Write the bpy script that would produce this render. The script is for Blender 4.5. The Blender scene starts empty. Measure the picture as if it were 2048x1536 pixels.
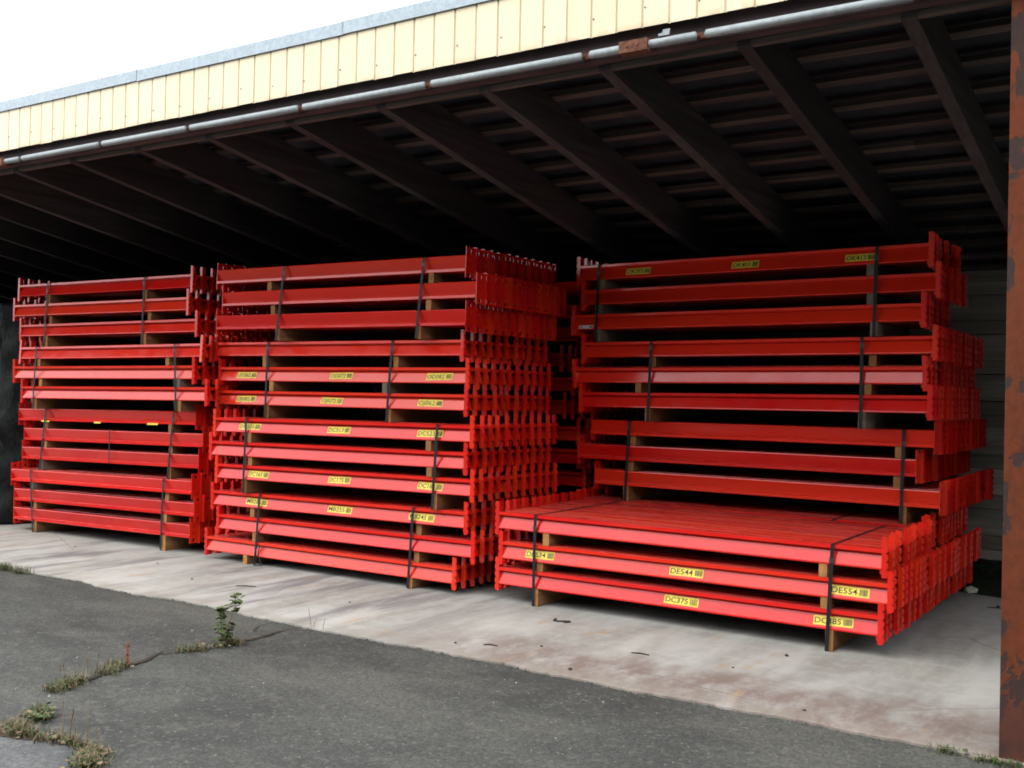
import bpy, bmesh, math, random
import numpy as np
from mathutils import Vector, Matrix
random.seed(7); rng = np.random.default_rng(7)
sc = bpy.context.scene
COL = sc.collection
R = math.radians

# ------------------------------------------------------------------ camera
yaw, pit, rol = R(33.568), R(0.506), R(1.225)
f = Vector((-math.sin(yaw)*math.cos(pit), math.cos(yaw)*math.cos(pit), math.sin(pit)))
r0 = Vector((math.cos(yaw), math.sin(yaw), 0)); u0 = r0.cross(f)
rr = r0*math.cos(rol) + u0*math.sin(rol); uu = -r0*math.sin(rol) + u0*math.cos(rol)
cam_d = bpy.data.cameras.new('camera'); cam = bpy.data.objects.new('camera', cam_d); COL.objects.link(cam)
M4 = Matrix(((rr.x, uu.x, -f.x, 0), (rr.y, uu.y, -f.y, 0), (rr.z, uu.z, -f.z, 1.5), (0, 0, 0, 1)))
cam.matrix_world = M4
cam_d.sensor_width = 36.0; cam_d.lens = 2111.6/2048*36.0
cam_d.clip_start = 0.05; cam_d.clip_end = 3000
sc.camera = cam

# ------------------------------------------------------------------ sky, sun, exposure (bright overcast)
SUN_EL, SUN_AZ = R(52), R(215)
w = bpy.data.worlds.new('World'); sc.world = w; w.use_nodes = True
nt = w.node_tree; nt.nodes.clear()
out = nt.nodes.new('ShaderNodeOutputWorld'); bg = nt.nodes.new('ShaderNodeBackground')
sky = nt.nodes.new('ShaderNodeTexSky'); sky.sky_type = 'NISHITA'; sky.sun_disc = False
sky.sun_elevation = SUN_EL; sky.sun_rotation = SUN_AZ; sky.dust_density = 4.0; sky.air_density = 1.0
mx = nt.nodes.new('ShaderNodeMix'); mx.data_type = 'RGBA'
mx.inputs[0].default_value = 0.9                      # cloud cover
mx.inputs[7].default_value = (13.4, 13.7, 14.2, 1)     # grey-white cloud deck
nt.links.new(sky.outputs[0], mx.inputs[6]); nt.links.new(mx.outputs[2], bg.inputs[0])
bg.inputs[1].default_value = 0.15
nt.links.new(bg.outputs[0], out.inputs[0])
sun_d = bpy.data.lights.new('sun', 'SUN'); sun_d.energy = 0.8; sun_d.angle = R(35); sun_d.color = (1, .96, .9)
sun = bpy.data.objects.new('sun', sun_d); COL.objects.link(sun)
sd = Vector((math.sin(SUN_AZ)*math.cos(SUN_EL), math.cos(SUN_AZ)*math.cos(SUN_EL), math.sin(SUN_EL)))
sun.rotation_euler = sd.to_track_quat('Z', 'Y').to_euler()
sun.location = (0, -5, 12)
sc.view_settings.view_transform = 'Standard'; sc.view_settings.look = 'None'
sc.view_settings.gamma = 1.0; sc.view_settings.use_curve_mapping = False
sc.view_settings.exposure = 0.75
sc.render.engine = 'CYCLES'; sc.render.filter_size = 1.8; sc.cycles.filter_width = 1.8
sc.cycles.max_bounces = 4; sc.cycles.diffuse_bounces = 1; sc.cycles.glossy_bounces = 2; sc.cycles.transmission_bounces = 0
sc.cycles.caustics_reflective = False; sc.cycles.caustics_refractive = False
sc.cycles.use_adaptive_sampling = True; sc.cycles.adaptive_threshold = 0.02
sc.cycles.use_denoising = True

# ------------------------------------------------------------------ helpers
def tag(o, label=None, cat=None, group=None, kind=None):
    if label: o['label'] = label
    if cat: o['category'] = cat
    if group: o['group'] = group
    if kind: o['kind'] = kind
    return o
def link(name, data, parent=None, mat=None, loc=None, rot=None):
    o = bpy.data.objects.new(name, data); COL.objects.link(o)
    if parent: o.parent = parent
    if mat and data and not data.materials: data.materials.append(mat)
    if loc: o.location = loc
    if rot: o.rotation_euler = rot
    return o
class MB:
    def __init__(s): s.v = []; s.f = []; s.m = []
    def add(s, V, F, mi=0):
        n = len(s.v); s.v += [tuple(p) for p in V]; s.f += [tuple(i+n for i in q) for q in F]; s.m += [mi]*len(F)
    def box(s, x0, x1, y0, y1, z0, z1, mi=0):
        V = [(x, y, z) for z in (z0, z1) for y in (y0, y1) for x in (x0, x1)]
        s.add(V, [(0,2,3,1),(4,5,7,6),(0,1,5,4),(2,6,7,3),(0,4,6,2),(1,3,7,5)], mi)
    def prism(s, poly, x0, x1, axis='x', mi=0):
        n = len(poly)
        if axis == 'x': V = [(x0, a, b) for a, b in poly] + [(x1, a, b) for a, b in poly]
        elif axis == 'y': V = [(a, x0, b) for a, b in poly] + [(a, x1, b) for a, b in poly]
        else: V = [(a, b, x0) for a, b in poly] + [(a, b, x1) for a, b in poly]
        F = [tuple(range(n)), tuple(range(2*n-1, n-1, -1))] + [(i, i+n, (i+1) % n+n, (i+1) % n) for i in range(n)]
        s.add(V, F, mi)
    def tube(s, pts, rad, seg=8, mi=0):
        P = [Vector(p) for p in pts]; V = []; F = []
        for i, p in enumerate(P):
            t = (P[min(i+1, len(P)-1)] - P[max(i-1, 0)]).normalized()
            a = t.orthogonal().normalized(); b = t.cross(a)
            rd = rad[i] if isinstance(rad, (list, tuple)) else rad
            for k in range(seg):
                an = 2*math.pi*k/seg; V.append(p + a*math.cos(an)*rd + b*math.sin(an)*rd)
        for i in range(len(P)-1):
            for k in range(seg):
                F.append((i*seg+k, i*seg+(k+1) % seg, (i+1)*seg+(k+1) % seg, (i+1)*seg+k))
        F.append(tuple(range(seg-1, -1, -1))); F.append(tuple(range((len(P)-1)*seg, len(P)*seg)))
        s.add(V, F, mi)
    def mesh(s, name, mats=(), smooth=False):
        m = bpy.data.meshes.new(name); m.from_pydata(s.v, [], s.f); m.update()
        for x in mats: m.materials.append(x)
        if len(mats) > 1: m.polygons.foreach_set('material_index', s.m)
        bm = bmesh.new(); bm.from_mesh(m); bmesh.ops.recalc_face_normals(bm, faces=bm.faces); bm.to_mesh(m); bm.free()
        if smooth: m.polygons.foreach_set('use_smooth', [True]*len(m.polygons))
        return m

# ------------------------------------------------------------------ material toolkit
class NT:
    def __init__(s, name):
        s.mat = bpy.data.materials.new(name); s.mat.use_nodes = True; s.t = s.mat.node_tree
        s.b = s.t.nodes['Principled BSDF']
    def n(s, typ, **kw):
        nd = s.t.nodes.new(typ)
        for k, v in kw.items(): setattr(nd, k, v)
        return nd
    def l(s, a, b): s.t.links.new(a, b)
    def val(s, x, sock):
        if isinstance(x, (int, float)): sock.default_value = x
        elif isinstance(x, (tuple, list)): sock.default_value = tuple(x)+((1,) if len(x) == 3 and sock.type == 'RGBA' else ())
        else: s.l(x, sock)
    def coord(s, out='Object', scale=(1, 1, 1), rot=(0, 0, 0)):
        tc = s.n('ShaderNodeTexCoord'); mp = s.n('ShaderNodeMapping')
        mp.inputs['Scale'].default_value = scale; mp.inputs['Rotation'].default_value = rot
        s.l(tc.outputs[out], mp.inputs[0]); return mp.outputs[0]
    def pos(s, scale=(1, 1, 1), rot=(0, 0, 0)):
        g = s.n('ShaderNodeNewGeometry'); mp = s.n('ShaderNodeMapping')
        mp.inputs['Scale'].default_value = scale; mp.inputs['Rotation'].default_value = rot
        s.l(g.outputs['Position'], mp.inputs[0]); return mp.outputs[0]
    def noise(s, vec, scale, detail=4, rough=.55, dist=0):
        nd = s.n('ShaderNodeTexNoise'); s.l(vec, nd.inputs['Vector'])
        nd.inputs['Scale'].default_value = scale; nd.inputs['Detail'].default_value = detail
        nd.inputs['Roughness'].default_value = rough; nd.inputs['Distortion'].default_value = dist
        return nd.outputs[0]
    def voro(s, vec, scale, out='Color'):
        nd = s.n('ShaderNodeTexVoronoi'); s.l(vec, nd.inputs['Vector']); nd.inputs['Scale'].default_value = scale
        return nd.outputs[out]
    def ramp(s, fac, a, b, lo=0., hi=1.):
        m = s.n('ShaderNodeMapRange'); m.interpolation_type = 'SMOOTHSTEP'; s.val(fac, m.inputs[0])
        m.inputs[1].default_value = a; m.inputs[2].default_value = b; m.inputs[3].default_value = lo; m.inputs[4].default_value = hi
        return m.outputs[0]
    def math(s, op, a, b=0.0):
        m = s.n('ShaderNodeMath', operation=op); s.val(a, m.inputs[0]); s.val(b, m.inputs[1]); return m.outputs[0]
    def mix(s, fac, a, b, mode='MIX'):
        m = s.n('ShaderNodeMix', data_type='RGBA', blend_type=mode); s.val(fac, m.inputs[0]); s.val(a, m.inputs[6]); s.val(b, m.inputs[7]); return m.outputs[2]
    def bump(s, h, strength=.3, dist=.01):
        b = s.n('ShaderNodeBump'); b.inputs['Strength'].default_value = strength; b.inputs['Distance'].default_value = dist
        s.l(h, b.inputs['Height']); s.l(b.outputs[0], s.b.inputs['Normal'])
    def done(s, col, rough=.6, metal=0., spec=.5):
        s.val(col, s.b.inputs['Base Color']); s.val(rough, s.b.inputs['Roughness']); s.val(metal, s.b.inputs['Metallic'])
        s.b.inputs['Specular IOR Level'].default_value = spec
        return s.mat

def red_paint(name='red_paint', island=False):
    s = NT(name); p = s.pos()
    oi = s.n('ShaderNodeNewGeometry').outputs['Random Per Island'] if island else s.n('ShaderNodeObjectInfo').outputs['Random']
    c = s.mix(s.ramp(oi, .35, 1.), (.70, .009, .007), (.77, .032, .010))
    c = s.mix(s.ramp(oi, .3, 0., 0, .7), c, (.52, .008, .007))
    big = s.noise(s.pos((.7, 1, 1)), 2.2, 3)
    c = s.mix(s.ramp(big, .35, .7, 0, .3), c, (.78, .038, .011))
    g = s.n('ShaderNodeNewGeometry'); sx = s.n('ShaderNodeSeparateXYZ'); s.l(g.outputs['Normal'], sx.inputs[0])
    up = s.ramp(sx.outputs[2], .8, .97)
    dust = s.math('MULTIPLY', up, s.ramp(s.noise(s.pos((.12, 1.6, 1)), 9, 5, .65), .35, .75, .06, .42))
    c = s.mix(dust, c, (.42, .27, .24))
    film = s.ramp(s.noise(s.pos((.5, 2, 2)), 3.5, 6, .7), .52, .8, 0, .08); c = s.mix(film, c, (.45, .20, .17))
    chip = s.ramp(s.noise(p, 38, 3, .6), .735, .75, 0, .8); c = s.mix(chip, c, (.16, .13, .12))
    scr = s.ramp(s.noise(s.pos((1.2, 9, 9)), 14, 4, .7), .66, .74, 0, .35)
    c = s.mix(scr, c, (.25, .03, .02))
    ro = s.math('ADD', s.ramp(s.noise(p, 6, 4), .3, .7, .11, .2), s.math('MULTIPLY', dust, .7))
    s.bump(s.noise(s.pos((.6, 1, 1)), 5, 2), .05, .02)
    return s.done(c, ro, 0, .5)
def concrete():
    s = NT('concrete'); p = s.pos()
    st = s.pos((2.6, .7, 1), (0, 0, R(24)))
    n1 = s.noise(st, 1.1, 6, .6, .4); n2 = s.noise(p, .9, 4); n3 = s.noise(p, 60, 3, .7); n4 = s.noise(p, 9, 5, .7)
    c = s.mix(s.ramp(n1, .3, .72), (.265, .256, .228), (.46, .452, .42))
    c = s.mix(s.ramp(n2, .45, .75, 0, .45), c, (.375, .34, .28))
    c = s.mix(s.ramp(n4, .42, .68, 0, .35), c, (.50, .485, .46))
    sx = s.n('ShaderNodeSeparateXYZ'); g = s.n('ShaderNodeNewGeometry'); s.l(g.outputs['Position'], sx.inputs[0])
    x, y = sx.outputs[0], sx.outputs[1]
    # red-brown dirt washed along the right front edge
    wob = s.math('MULTIPLY', s.math('SUBTRACT', s.noise(p, 2.3, 5, .65), .5), .9)
    band = s.ramp(s.math('ADD', y, wob), 5.72, 5.25)
    bx = s.ramp(s.math('ADD', x, wob), -4.6, -3.2)
    dirt = s.math('MULTIPLY', s.math('MULTIPLY', band, bx), s.ramp(s.noise(s.pos((1.6, .8, 1), (0, 0, .5)), 3.4, 7, .72), .28, .62, .15, .95))
    c = s.mix(dirt, c, (.19, .14, .118))
    # dark grey drag smears, left part
    sm = s.ramp(s.noise(s.pos((2.8, .55, 1), (0, 0, R(-52))), 1.15, 6, .65, .3), .50, .64, 0, .75)
    sm = s.math('MULTIPLY', sm, s.ramp(x, -3.5, -5.0))
    c = s.mix(sm, c, (.16, .15, .15))
    # ochre stains
    och = s.ramp(s.noise(s.pos((3, .8, 1), (0, 0, R(-50))), 1.7, 4, .6), .61, .70, 0, .5)
    c = s.mix(och, c, (.42, .25, .10))
    grime = s.math('MULTIPLY', s.ramp(s.math('ADD', y, s.math('MULTIPLY', wob, .35)), 5.12, 4.9), s.ramp(s.noise(p, 5, 6, .7), .35, .6))
    c = s.mix(s.math('MULTIPLY', grime, .6), c, (.26, .235, .19))
    spk = s.ramp(n3, .62, .74, 0, .35); c = s.mix(spk, c, (.2, .18, .16))
    cr = s.n('ShaderNodeTexVoronoi'); cr.feature = 'DISTANCE_TO_EDGE'; cr.inputs['Scale'].default_value = .55
    wv = s.n('ShaderNodeMix', data_type='VECTOR'); wv.inputs[0].default_value = .12
    nn = s.n('ShaderNodeTexNoise'); nn.inputs['Scale'].default_value = 2.5; nn.inputs['Detail'].default_value = 5
    s.l(p, nn.inputs['Vector']); s.l(p, wv.inputs[4]); s.l(nn.outputs['Color'], wv.inputs[5]); s.l(wv.outputs[1], cr.inputs['Vector'])
    crk = s.ramp(cr.outputs[0], .0025, .0006, 0, .7); crk = s.math('MULTIPLY', crk, s.ramp(s.noise(p, .7, 2), .5, .6))
    c = s.mix(crk, c, (.12, .11, .1))
    s.bump(s.math('ADD', n4, s.math('MULTIPLY', n3, .4)), .25, .006)
    return s.done(c, .85, 0, .3)
def asphalt(name, dark, light, blue=0):
    s = NT(name); p = s.pos()
    v = s.voro(p, 150); sv = s.n('ShaderNodeSeparateColor'); s.l(v, sv.inputs[0])
    n = s.noise(p, 1.1, 5, .6); n2 = s.noise(s.pos((1, 2.2, 1), (0, 0, .6)), .8, 5, .65)
    c = s.mix(s.ramp(sv.outputs[0], .1, .95), dark, light)
    c = s.mix(s.ramp(n, .42, .66, 0, .75), c, tuple(.7*a for a in dark))
    n5 = s.noise(s.pos((.8, 1.6, 1), (0, 0, -.5)), 2.6, 6, .7); c = s.mix(s.ramp(n5, .5, .72, 0, .6), c, (light[0]*.95, light[1]*.90, light[2]*.82))
    c = s.mix(s.ramp(n2, .42, .66, 0, .85), c, (light[0]*1.32, light[1]*1.28, light[2]*1.2))
    mid = s.noise(p, 55, 3, .75); c = s.mix(s.ramp(mid, .38, .62, 0, .55), c, tuple(.45*a for a in dark))
    mid2 = s.noise(p, 22, 4, .7); c = s.mix(s.ramp(mid2, .52, .66, 0, .5), c, (light[0]*1.5, light[1]*1.42, light[2]*1.3))
    f2 = s.noise(p, 260, 2, .6); c = s.mix(s.ramp(f2, .4, .65, 0, .4), c, (.02, .02, .02))
    v2 = s.n('ShaderNodeTexVoronoi'); v2.inputs['Scale'].default_value = 42; s.l(p, v2.inputs['Vector'])
    sc2 = s.n('ShaderNodeSeparateColor'); s.l(v2.outputs['Color'], sc2.inputs[0])
    chip = s.math('MULTIPLY', s.ramp(sc2.outputs[1], .90, .93), s.ramp(v2.outputs['Distance'], .3, .2))
    c = s.mix(s.math('MULTIPLY', chip, .5), c, (.27, .265, .24))
    moss = s.math('MULTIPLY', s.ramp(s.noise(p, 1.7, 6, .7), .6, .72), .35); c = s.mix(moss, c, (.075, .075, .05))
    s.bump(s.math('ADD', sv.outputs[1], s.math('MULTIPLY', f2, .8)), .55, .006)
    return s.done(c, s.ramp(sv.outputs[2], 0, 1, .7, .95), 0, .35)
def timber(name, a, b, grain=(1.5, 30, 30), out='Object', rough=.8):
    s = NT(name); p = s.coord(out, grain); oi = s.n('ShaderNodeObjectInfo')
    ad = s.n('ShaderNodeVectorMath', operation='ADD'); s.l(p, ad.inputs[0])
    cmb = s.n('ShaderNodeCombineXYZ'); rnd = s.math('MULTIPLY', oi.outputs['Random'], 37.)
    for i in range(3): s.l(rnd, cmb.inputs[i])
    s.l(cmb.outputs[0], ad.inputs[1]); p = ad.outputs[0]
    n = s.noise(p, 1.0, 6, .62, .5); n2 = s.noise(p, .3, 3)
    c = s.mix(s.ramp(n, .3, .7), a, b); c = s.mix(s.ramp(n2, .5, .7, 0, .5), c, tuple(.5*x for x in a))
    c = s.mix(s.math('MULTIPLY', oi.outputs['Random'], .7), c, tuple(.5*x for x in a))
    s.bump(n, .3, .004)
    return s.done(c, rough, 0, .3)
def plain(name, col, rough=.6, metal=0., var=.25, scale=8, spec=.5, bump=.1):
    s = NT(name); n = s.noise(s.pos(), scale, 5, .6)
    c = s.mix(s.ramp(n, .3, .7), tuple(x*(1-var) for x in col), tuple(min(1, x*(1+var)) for x in col))
    if bump: s.bump(n, bump, .004)
    return s.done(c, rough, metal, spec)
def rust_post():
    s = NT('rusty_primer'); p = s.pos((1, 1, .75))
    n = s.noise(p, 3.6, 6, .62, .5); n2 = s.noise(p, 30, 5, .7); n3 = s.noise(p, 2.0, 3)
    c = s.mix(s.ramp(n2, .3, .7), (.135, .034, .013), (.09, .024, .011))
    c = s.mix(s.ramp(n3, .4, .7, 0, .5), c, (.165, .044, .015))
    pt = s.ramp(n, .56, .58); c = s.mix(pt, c, s.mix(n2, (.03, .017, .015), (.055, .035, .03)))
    sx = s.n('ShaderNodeSeparateXYZ'); g = s.n('ShaderNodeNewGeometry'); s.l(g.outputs['Position'], sx.inputs[0])
    low = s.math('MULTIPLY', s.ramp(sx.outputs[2], .45, .05), s.ramp(n, .3, .55)); c = s.mix(s.math('MULTIPLY', low, .8), c, (.05, .026, .024))
    s.bump(s.math('ADD', s.math('MULTIPLY', pt, -.6), n2), .35, .004)
    return s.done(c, .75, 0, .15)
def galv(name, col, rough=.5):
    s = NT(name); p = s.pos(); v = s.voro(p, 45); sv = s.n('ShaderNodeSeparateColor'); s.l(v, sv.inputs[0])
    c = s.mix(sv.outputs[0], tuple(.8*x for x in col), col)
    n = s.noise(p, 4, 6, .7); c = s.mix(s.ramp(n, .58, .75, 0, .6), c, (.28, .2, .15))
    return s.done(c, rough, .1, .35)
def cladding():
    s = NT('cream_cladding'); oi = s.n('ShaderNodeObjectInfo'); p = s.pos()
    c = s.mix(oi.outputs['Random'], (.79, .675, .45), (.82, .71, .49))
    st = s.noise(s.pos((14, 14, .8)), 1.2, 5, .6); c = s.mix(s.ramp(st, .55, .78, 0, .3), c, (.55, .42, .24))
    sx = s.n('ShaderNodeSeparateXYZ'); g = s.n('ShaderNodeNewGeometry'); s.l(g.outputs['Position'], sx.inputs[0])
    low = s.math('MULTIPLY', s.ramp(sx.outputs[2], 3.43, 3.37), s.ramp(s.noise(p, 11, 4), .4, .6)); c = s.mix(s.math('MULTIPLY', low, .35), c, (.4, .2, .08))
    return s.done(c, .45, 0, .4)
def tarp_mat():
    s = NT('black_tarpaulin'); n = s.noise(s.pos((1, 1, 1)), 11, 6, .65, .8); n2 = s.noise(s.pos((6, 6, 1.2)), 5, 5, .6)
    c = s.mix(s.ramp(n, .35, .7), (.008, .010, .009), (.02, .024, .022))
    s.bump(s.math('ADD', n, n2), .8, .03)
    return s.done(c, .55, 0, .12)
def leaf_mat(name, a, b):
    s = NT(name); oi = s.n('ShaderNodeObjectInfo'); n = s.noise(s.pos(), 45, 3)
    c = s.mix(s.ramp(n, .3, .7), a, b); s.b.inputs['Subsurface Weight'].default_value = 0
    return s.done(c, .6, 0, .35)

RED = red_paint(); RED2 = red_paint('red_paint_batch', True); CONC = concrete()
ASPH = asphalt('asphalt', (.052, .055, .050), (.099, .103, .093))
ASPH2 = asphalt('asphalt_repair', (.062, .066, .070), (.12, .126, .13))
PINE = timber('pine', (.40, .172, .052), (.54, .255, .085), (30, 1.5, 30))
PINES_SHADED = timber('pine_side_shaded', (.20, .095, .038), (.33, .17, .07), (30, 1.5, 30))  # weathered brown sides, darkened so the gap shade is in the colour
GREYW = timber('grey_spacer_wood', (.20, .155, .12), (.33, .27, .21), (30, 1.5, 30))
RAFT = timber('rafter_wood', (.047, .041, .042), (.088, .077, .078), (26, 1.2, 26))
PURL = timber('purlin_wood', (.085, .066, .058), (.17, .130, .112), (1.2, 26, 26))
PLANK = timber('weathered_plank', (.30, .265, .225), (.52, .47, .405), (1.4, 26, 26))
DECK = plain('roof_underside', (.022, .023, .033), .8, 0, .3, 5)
BEAMW = plain('front_beam_paint', (.07, .040, .042), .7, 0, .35, 4)
GALV = galv('galvanised', (.36, .40, .41), .65); FLASH = galv('flashing_zinc', (.42, .50, .55), .5)
RUST = plain('rust', (.15, .06, .035), .85, 0, .4, 40, .3, .3)
POST = rust_post(); CLAD = cladding(); TARP = tarp_mat()
STRAP = plain('black_strap', (.012, .012, .017), .5, 0, .3, 30, .3, .05)
SEAL = plain('strap_seal', (.05, .05, .055), .45, .3, .3, 30, .5, 0)
YEL = plain('yellow_sticker', (.80, .62, .07), .5, 0, .16, 45, .4, 0)
INK = plain('black_ink', (.02, .02, .018), .5, 0, .1, 20, .4, 0)
WHT = plain('white_sticker', (.7, .7, .68), .5, 0, .05, 20, .4, 0)
SOIL = plain('crack_soil', (.045, .036, .026), .95, 0, .5, 60, .2, .5)
MOSS = plain('dark_moss', (.016, .022, .011), .95, 0, .6, 12, .2, .8)
G1 = leaf_mat('weed_green', (.038, .060, .018), (.075, .105, .032)); G2 = leaf_mat('mallow_leaf', (.05, .082, .028), (.105, .14, .052))
G3 = leaf_mat('dry_stalk', (.13, .085, .05), (.22, .16, .09)); G4 = leaf_mat('rusty_dock', (.22, .07, .025), (.33, .12, .045))
DARK = plain('dark_debris', (.045, .038, .032), .9, 0, .5, 80, .3, .3)
PAPER = plain('crumpled_paper', (.62, .60, .52), .8, 0, .15, 40, .3, .3)

# ------------------------------------------------------------------ ground and slab
b = MB(); b.add([(-900, -900, -.014), (900, -900, -.014), (900, 900, -.014), (-900, 900, -.014)], [(0, 1, 2, 3)])
asph = tag(link('asphalt_yard', b.mesh('asphalt_yard', [ASPH])), kind='structure')
# slab with a chipped front edge
b = MB(); xs = np.arange(-22, 5.01, .045); ed = []
for i, x in enumerate(xs):
    j = .012*math.sin(x*3.1) + .009*math.sin(x*11.3+1) + rng.normal(0, .006)
    if -8.6 < x < -5.6: j += .02*math.sin(x*5)+.02
    ed.append(4.885 + j)
V = []
for x, y in zip(xs, ed): V += [(x, y, -.05), (x, y, -.003), (x, y+.012, .0), (x, 10.6, 0)]
F = []
for i in range(len(xs)-1):
    a, c = 4*i, 4*(i+1); F += [(a, c, c+1, a+1), (a+1, c+1, c+2, a+2), (a+2, c+2, c+3, a+3)]
b.add(V, F); slab = tag(link('concrete_slab', b.mesh('concrete_slab', [CONC])), kind='structure')
# repaired asphalt patch in the near left corner
b = MB(); poly = [(-4.75, 2.52), (-4.31, 2.60), (-4.1, 2.66), (-3.93, 2.70), (-3.83, 2.69), (-3.74, 2.62), (-3.68, 2.54), (-3.60, 2.2), (-3.5, 1.6), (-5.5, 1.2), (-6, 2.2)]
b.add([(x, y, -.0095) for x, y in poly], [tuple(range(len(poly)))])
tag(link('asphalt_patch', b.mesh('asphalt_patch', [ASPH2])), kind='structure')
def ribbon(name, pts, wd, z, mat, parent=None, jit=.35):
    b = MB(); P = []
    for (x0, y0), (x1, y1) in zip(pts[:-1], pts[1:]):
        n = max(2, int(math.hypot(x1-x0, y1-y0)/.03))
        for k in range(n): t = k/n; P.append((x0+(x1-x0)*t, y0+(y1-y0)*t))
    P.append(pts[-1]); V = []; ph = random.random()*6
    for i, (x, y) in enumerate(P):
        q = P[min(i+1, len(P)-1)]; p0 = P[max(i-1, 0)]; dx, dy = q[0]-p0[0], q[1]-p0[1]; L = math.hypot(dx, dy) or 1
        nx, ny = -dy/L, dx/L; off = .012*math.sin(i*.55+ph)+random.uniform(-.006, .006)
        ta = min(1, 4*i/len(P)+.15, 4*(len(P)-1-i)/len(P)+.15)
        a = wd*ta*random.uniform(1-jit, 1+jit)
        V += [(x+nx*(off+a), y+ny*(off+a), z), (x+nx*(off-a), y+ny*(off-a), z)]
    b.add(V, [(2*i, 2*i+1, 2*i+3, 2*i+2) for i in range(len(P)-1)])
    return link(name, b.mesh(name, [mat]), parent)
CRK = {'a': [(-4.80, 4.87), (-4.80, 4.70), (-4.79, 4.42), (-4.81, 4.19), (-4.85, 3.98), (-4.95, 3.85)],
       'b': [(-4.95, 3.95), (-4.87, 3.75), (-4.84, 3.60), (-4.80, 3.40), (-4.76, 3.22), (-4.72, 3.08)],
       'c': [(-4.62, 2.95), (-4.52, 2.90), (-4.40, 2.80), (-4.36, 2.68), (-4.28, 2.62)],
       'd': [(-4.6, 2.53), (-4.31, 2.60), (-4.08, 2.67), (-3.92, 2.71), (-3.80, 2.70), (-3.72, 2.62), (-3.66, 2.54), (-3.62, 2.42)],
       'e': [(-5.05, 4.86), (-5.0, 4.70), (-4.93, 4.6), (-4.82, 4.62)]}
for k, wd in (('a', .012), ('b', .016), ('c', .022), ('d', .028), ('e', .005)): ribbon('crack', CRK[k], wd, -.0065, SOIL, asph)

# ------------------------------------------------------------------ the shed
SL = .1805
shed = tag(link('open_shed', None, loc=(-8, 9.9, 0)), 'open-fronted shed with cream sheet fascia, dark timber roof and rusty post', 'shed')
def part(name, m, parent, mat=None):
    o = link(name, m, parent, mat)
    return o
def inv(o, par): # keep world coordinates under a translated parent
    o.matrix_parent_inverse = Matrix.Translation((8, -9.9, 0)); return o
roof = inv(link('roof', None, shed), shed)
def zr(y, z0): return z0 - SL*(y-4.9)
X0, X1 = -20.5, 4.2
# roof sheet: dark ribbed underside, rising front edge
b = MB(); yv = np.linspace(4.84, 10.15, 30)
b.add([(x, y, zr(y, 3.585)) for y in yv for x in (X0, X1)] + [(x, y, zr(y, 3.625)) for y in yv for x in (X0, X1)],
      [(2*i, 2*i+1, 2*i+3, 2*i+2) for i in range(29)] + [(60+2*i, 62+2*i, 63+2*i, 61+2*i) for i in range(29)] + [(0, 1, 61, 60), (58, 118, 119, 59)])
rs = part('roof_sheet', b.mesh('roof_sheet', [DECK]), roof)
# rafters (each slightly sagging)
yy = [4.955, 6.2, 7.4, 8.6, 9.8]; b = MB()
V = []
for y in yy:
    for x in (0, .07):
        V += [(x, y, zr(y, 3.25)), (x, y, zr(y, 3.5))]
F = []
for i in range(len(yy)-1):
    a, c = 4*i, 4*(i+1); F += [(a, c, c+2, a+2), (a+1, a+3, c+3, c+1), (a, a+1, c+1, c), (a+2, c+2, c+3, a+3)]
F += [(0, 2, 3, 1), (16, 17, 19, 18)]
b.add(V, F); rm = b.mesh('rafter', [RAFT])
k = -7
while True:
    x = -1.205 - .786*k - 0.0; k += 1
    if x < X0+.2: break
    if x > X1-.2: continue
    o = link('rafter', rm, roof, loc=(x+random.uniform(-.008, .008), 0, random.uniform(-.006, .006)), rot=(0, 0, 0))
# purlins, each in lengths between rafters pairs
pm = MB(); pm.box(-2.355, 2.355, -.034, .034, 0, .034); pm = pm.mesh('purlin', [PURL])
for i in range(14):
    y = 5.34 + .335*i
    if y > 10: break
    for j in range(-1, 7):
        x = X0+2.4+4.716*j+.786*((i*2) % 5)
        if x > X1-2.2 or x < X0+2.2: continue
        o = link('purlin', pm, roof, loc=(x, y+random.uniform(-.015, .015), zr(y, 3.503)+random.uniform(0, .004)), rot=(-math.atan(SL), 0, random.uniform(-.003, .003)))
# front beam
fb = MB(); fb.box(X0, X1, 4.885, 4.952, 3.272, 3.50); fb.box(X0, X1, 4.868, 4.884, 3.40, 3.47)
front = part('front_beam', fb.mesh('front_beam', [BEAMW]), shed); inv(front, shed)
nl = MB(); nl.box(X0, X1, 4.96, 5.0, 3.243, 3.271); inv(part('ledger', nl.mesh('ledger', [PURL]), shed), shed)
# cream cladding: one panel per rib
fascia = inv(link('fascia', None, shed), shed)
prof = [(0, 0), (.003, .008), (.009, .008), (.014, 0), (.080, -.0005), (.1492, 0)]
V = []
for zz in (3.378, 3.725):
    V += [(px, 4.835-.016+py*1.0 if py > 0 else 4.835-.016, zz) for px, py in prof]
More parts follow.
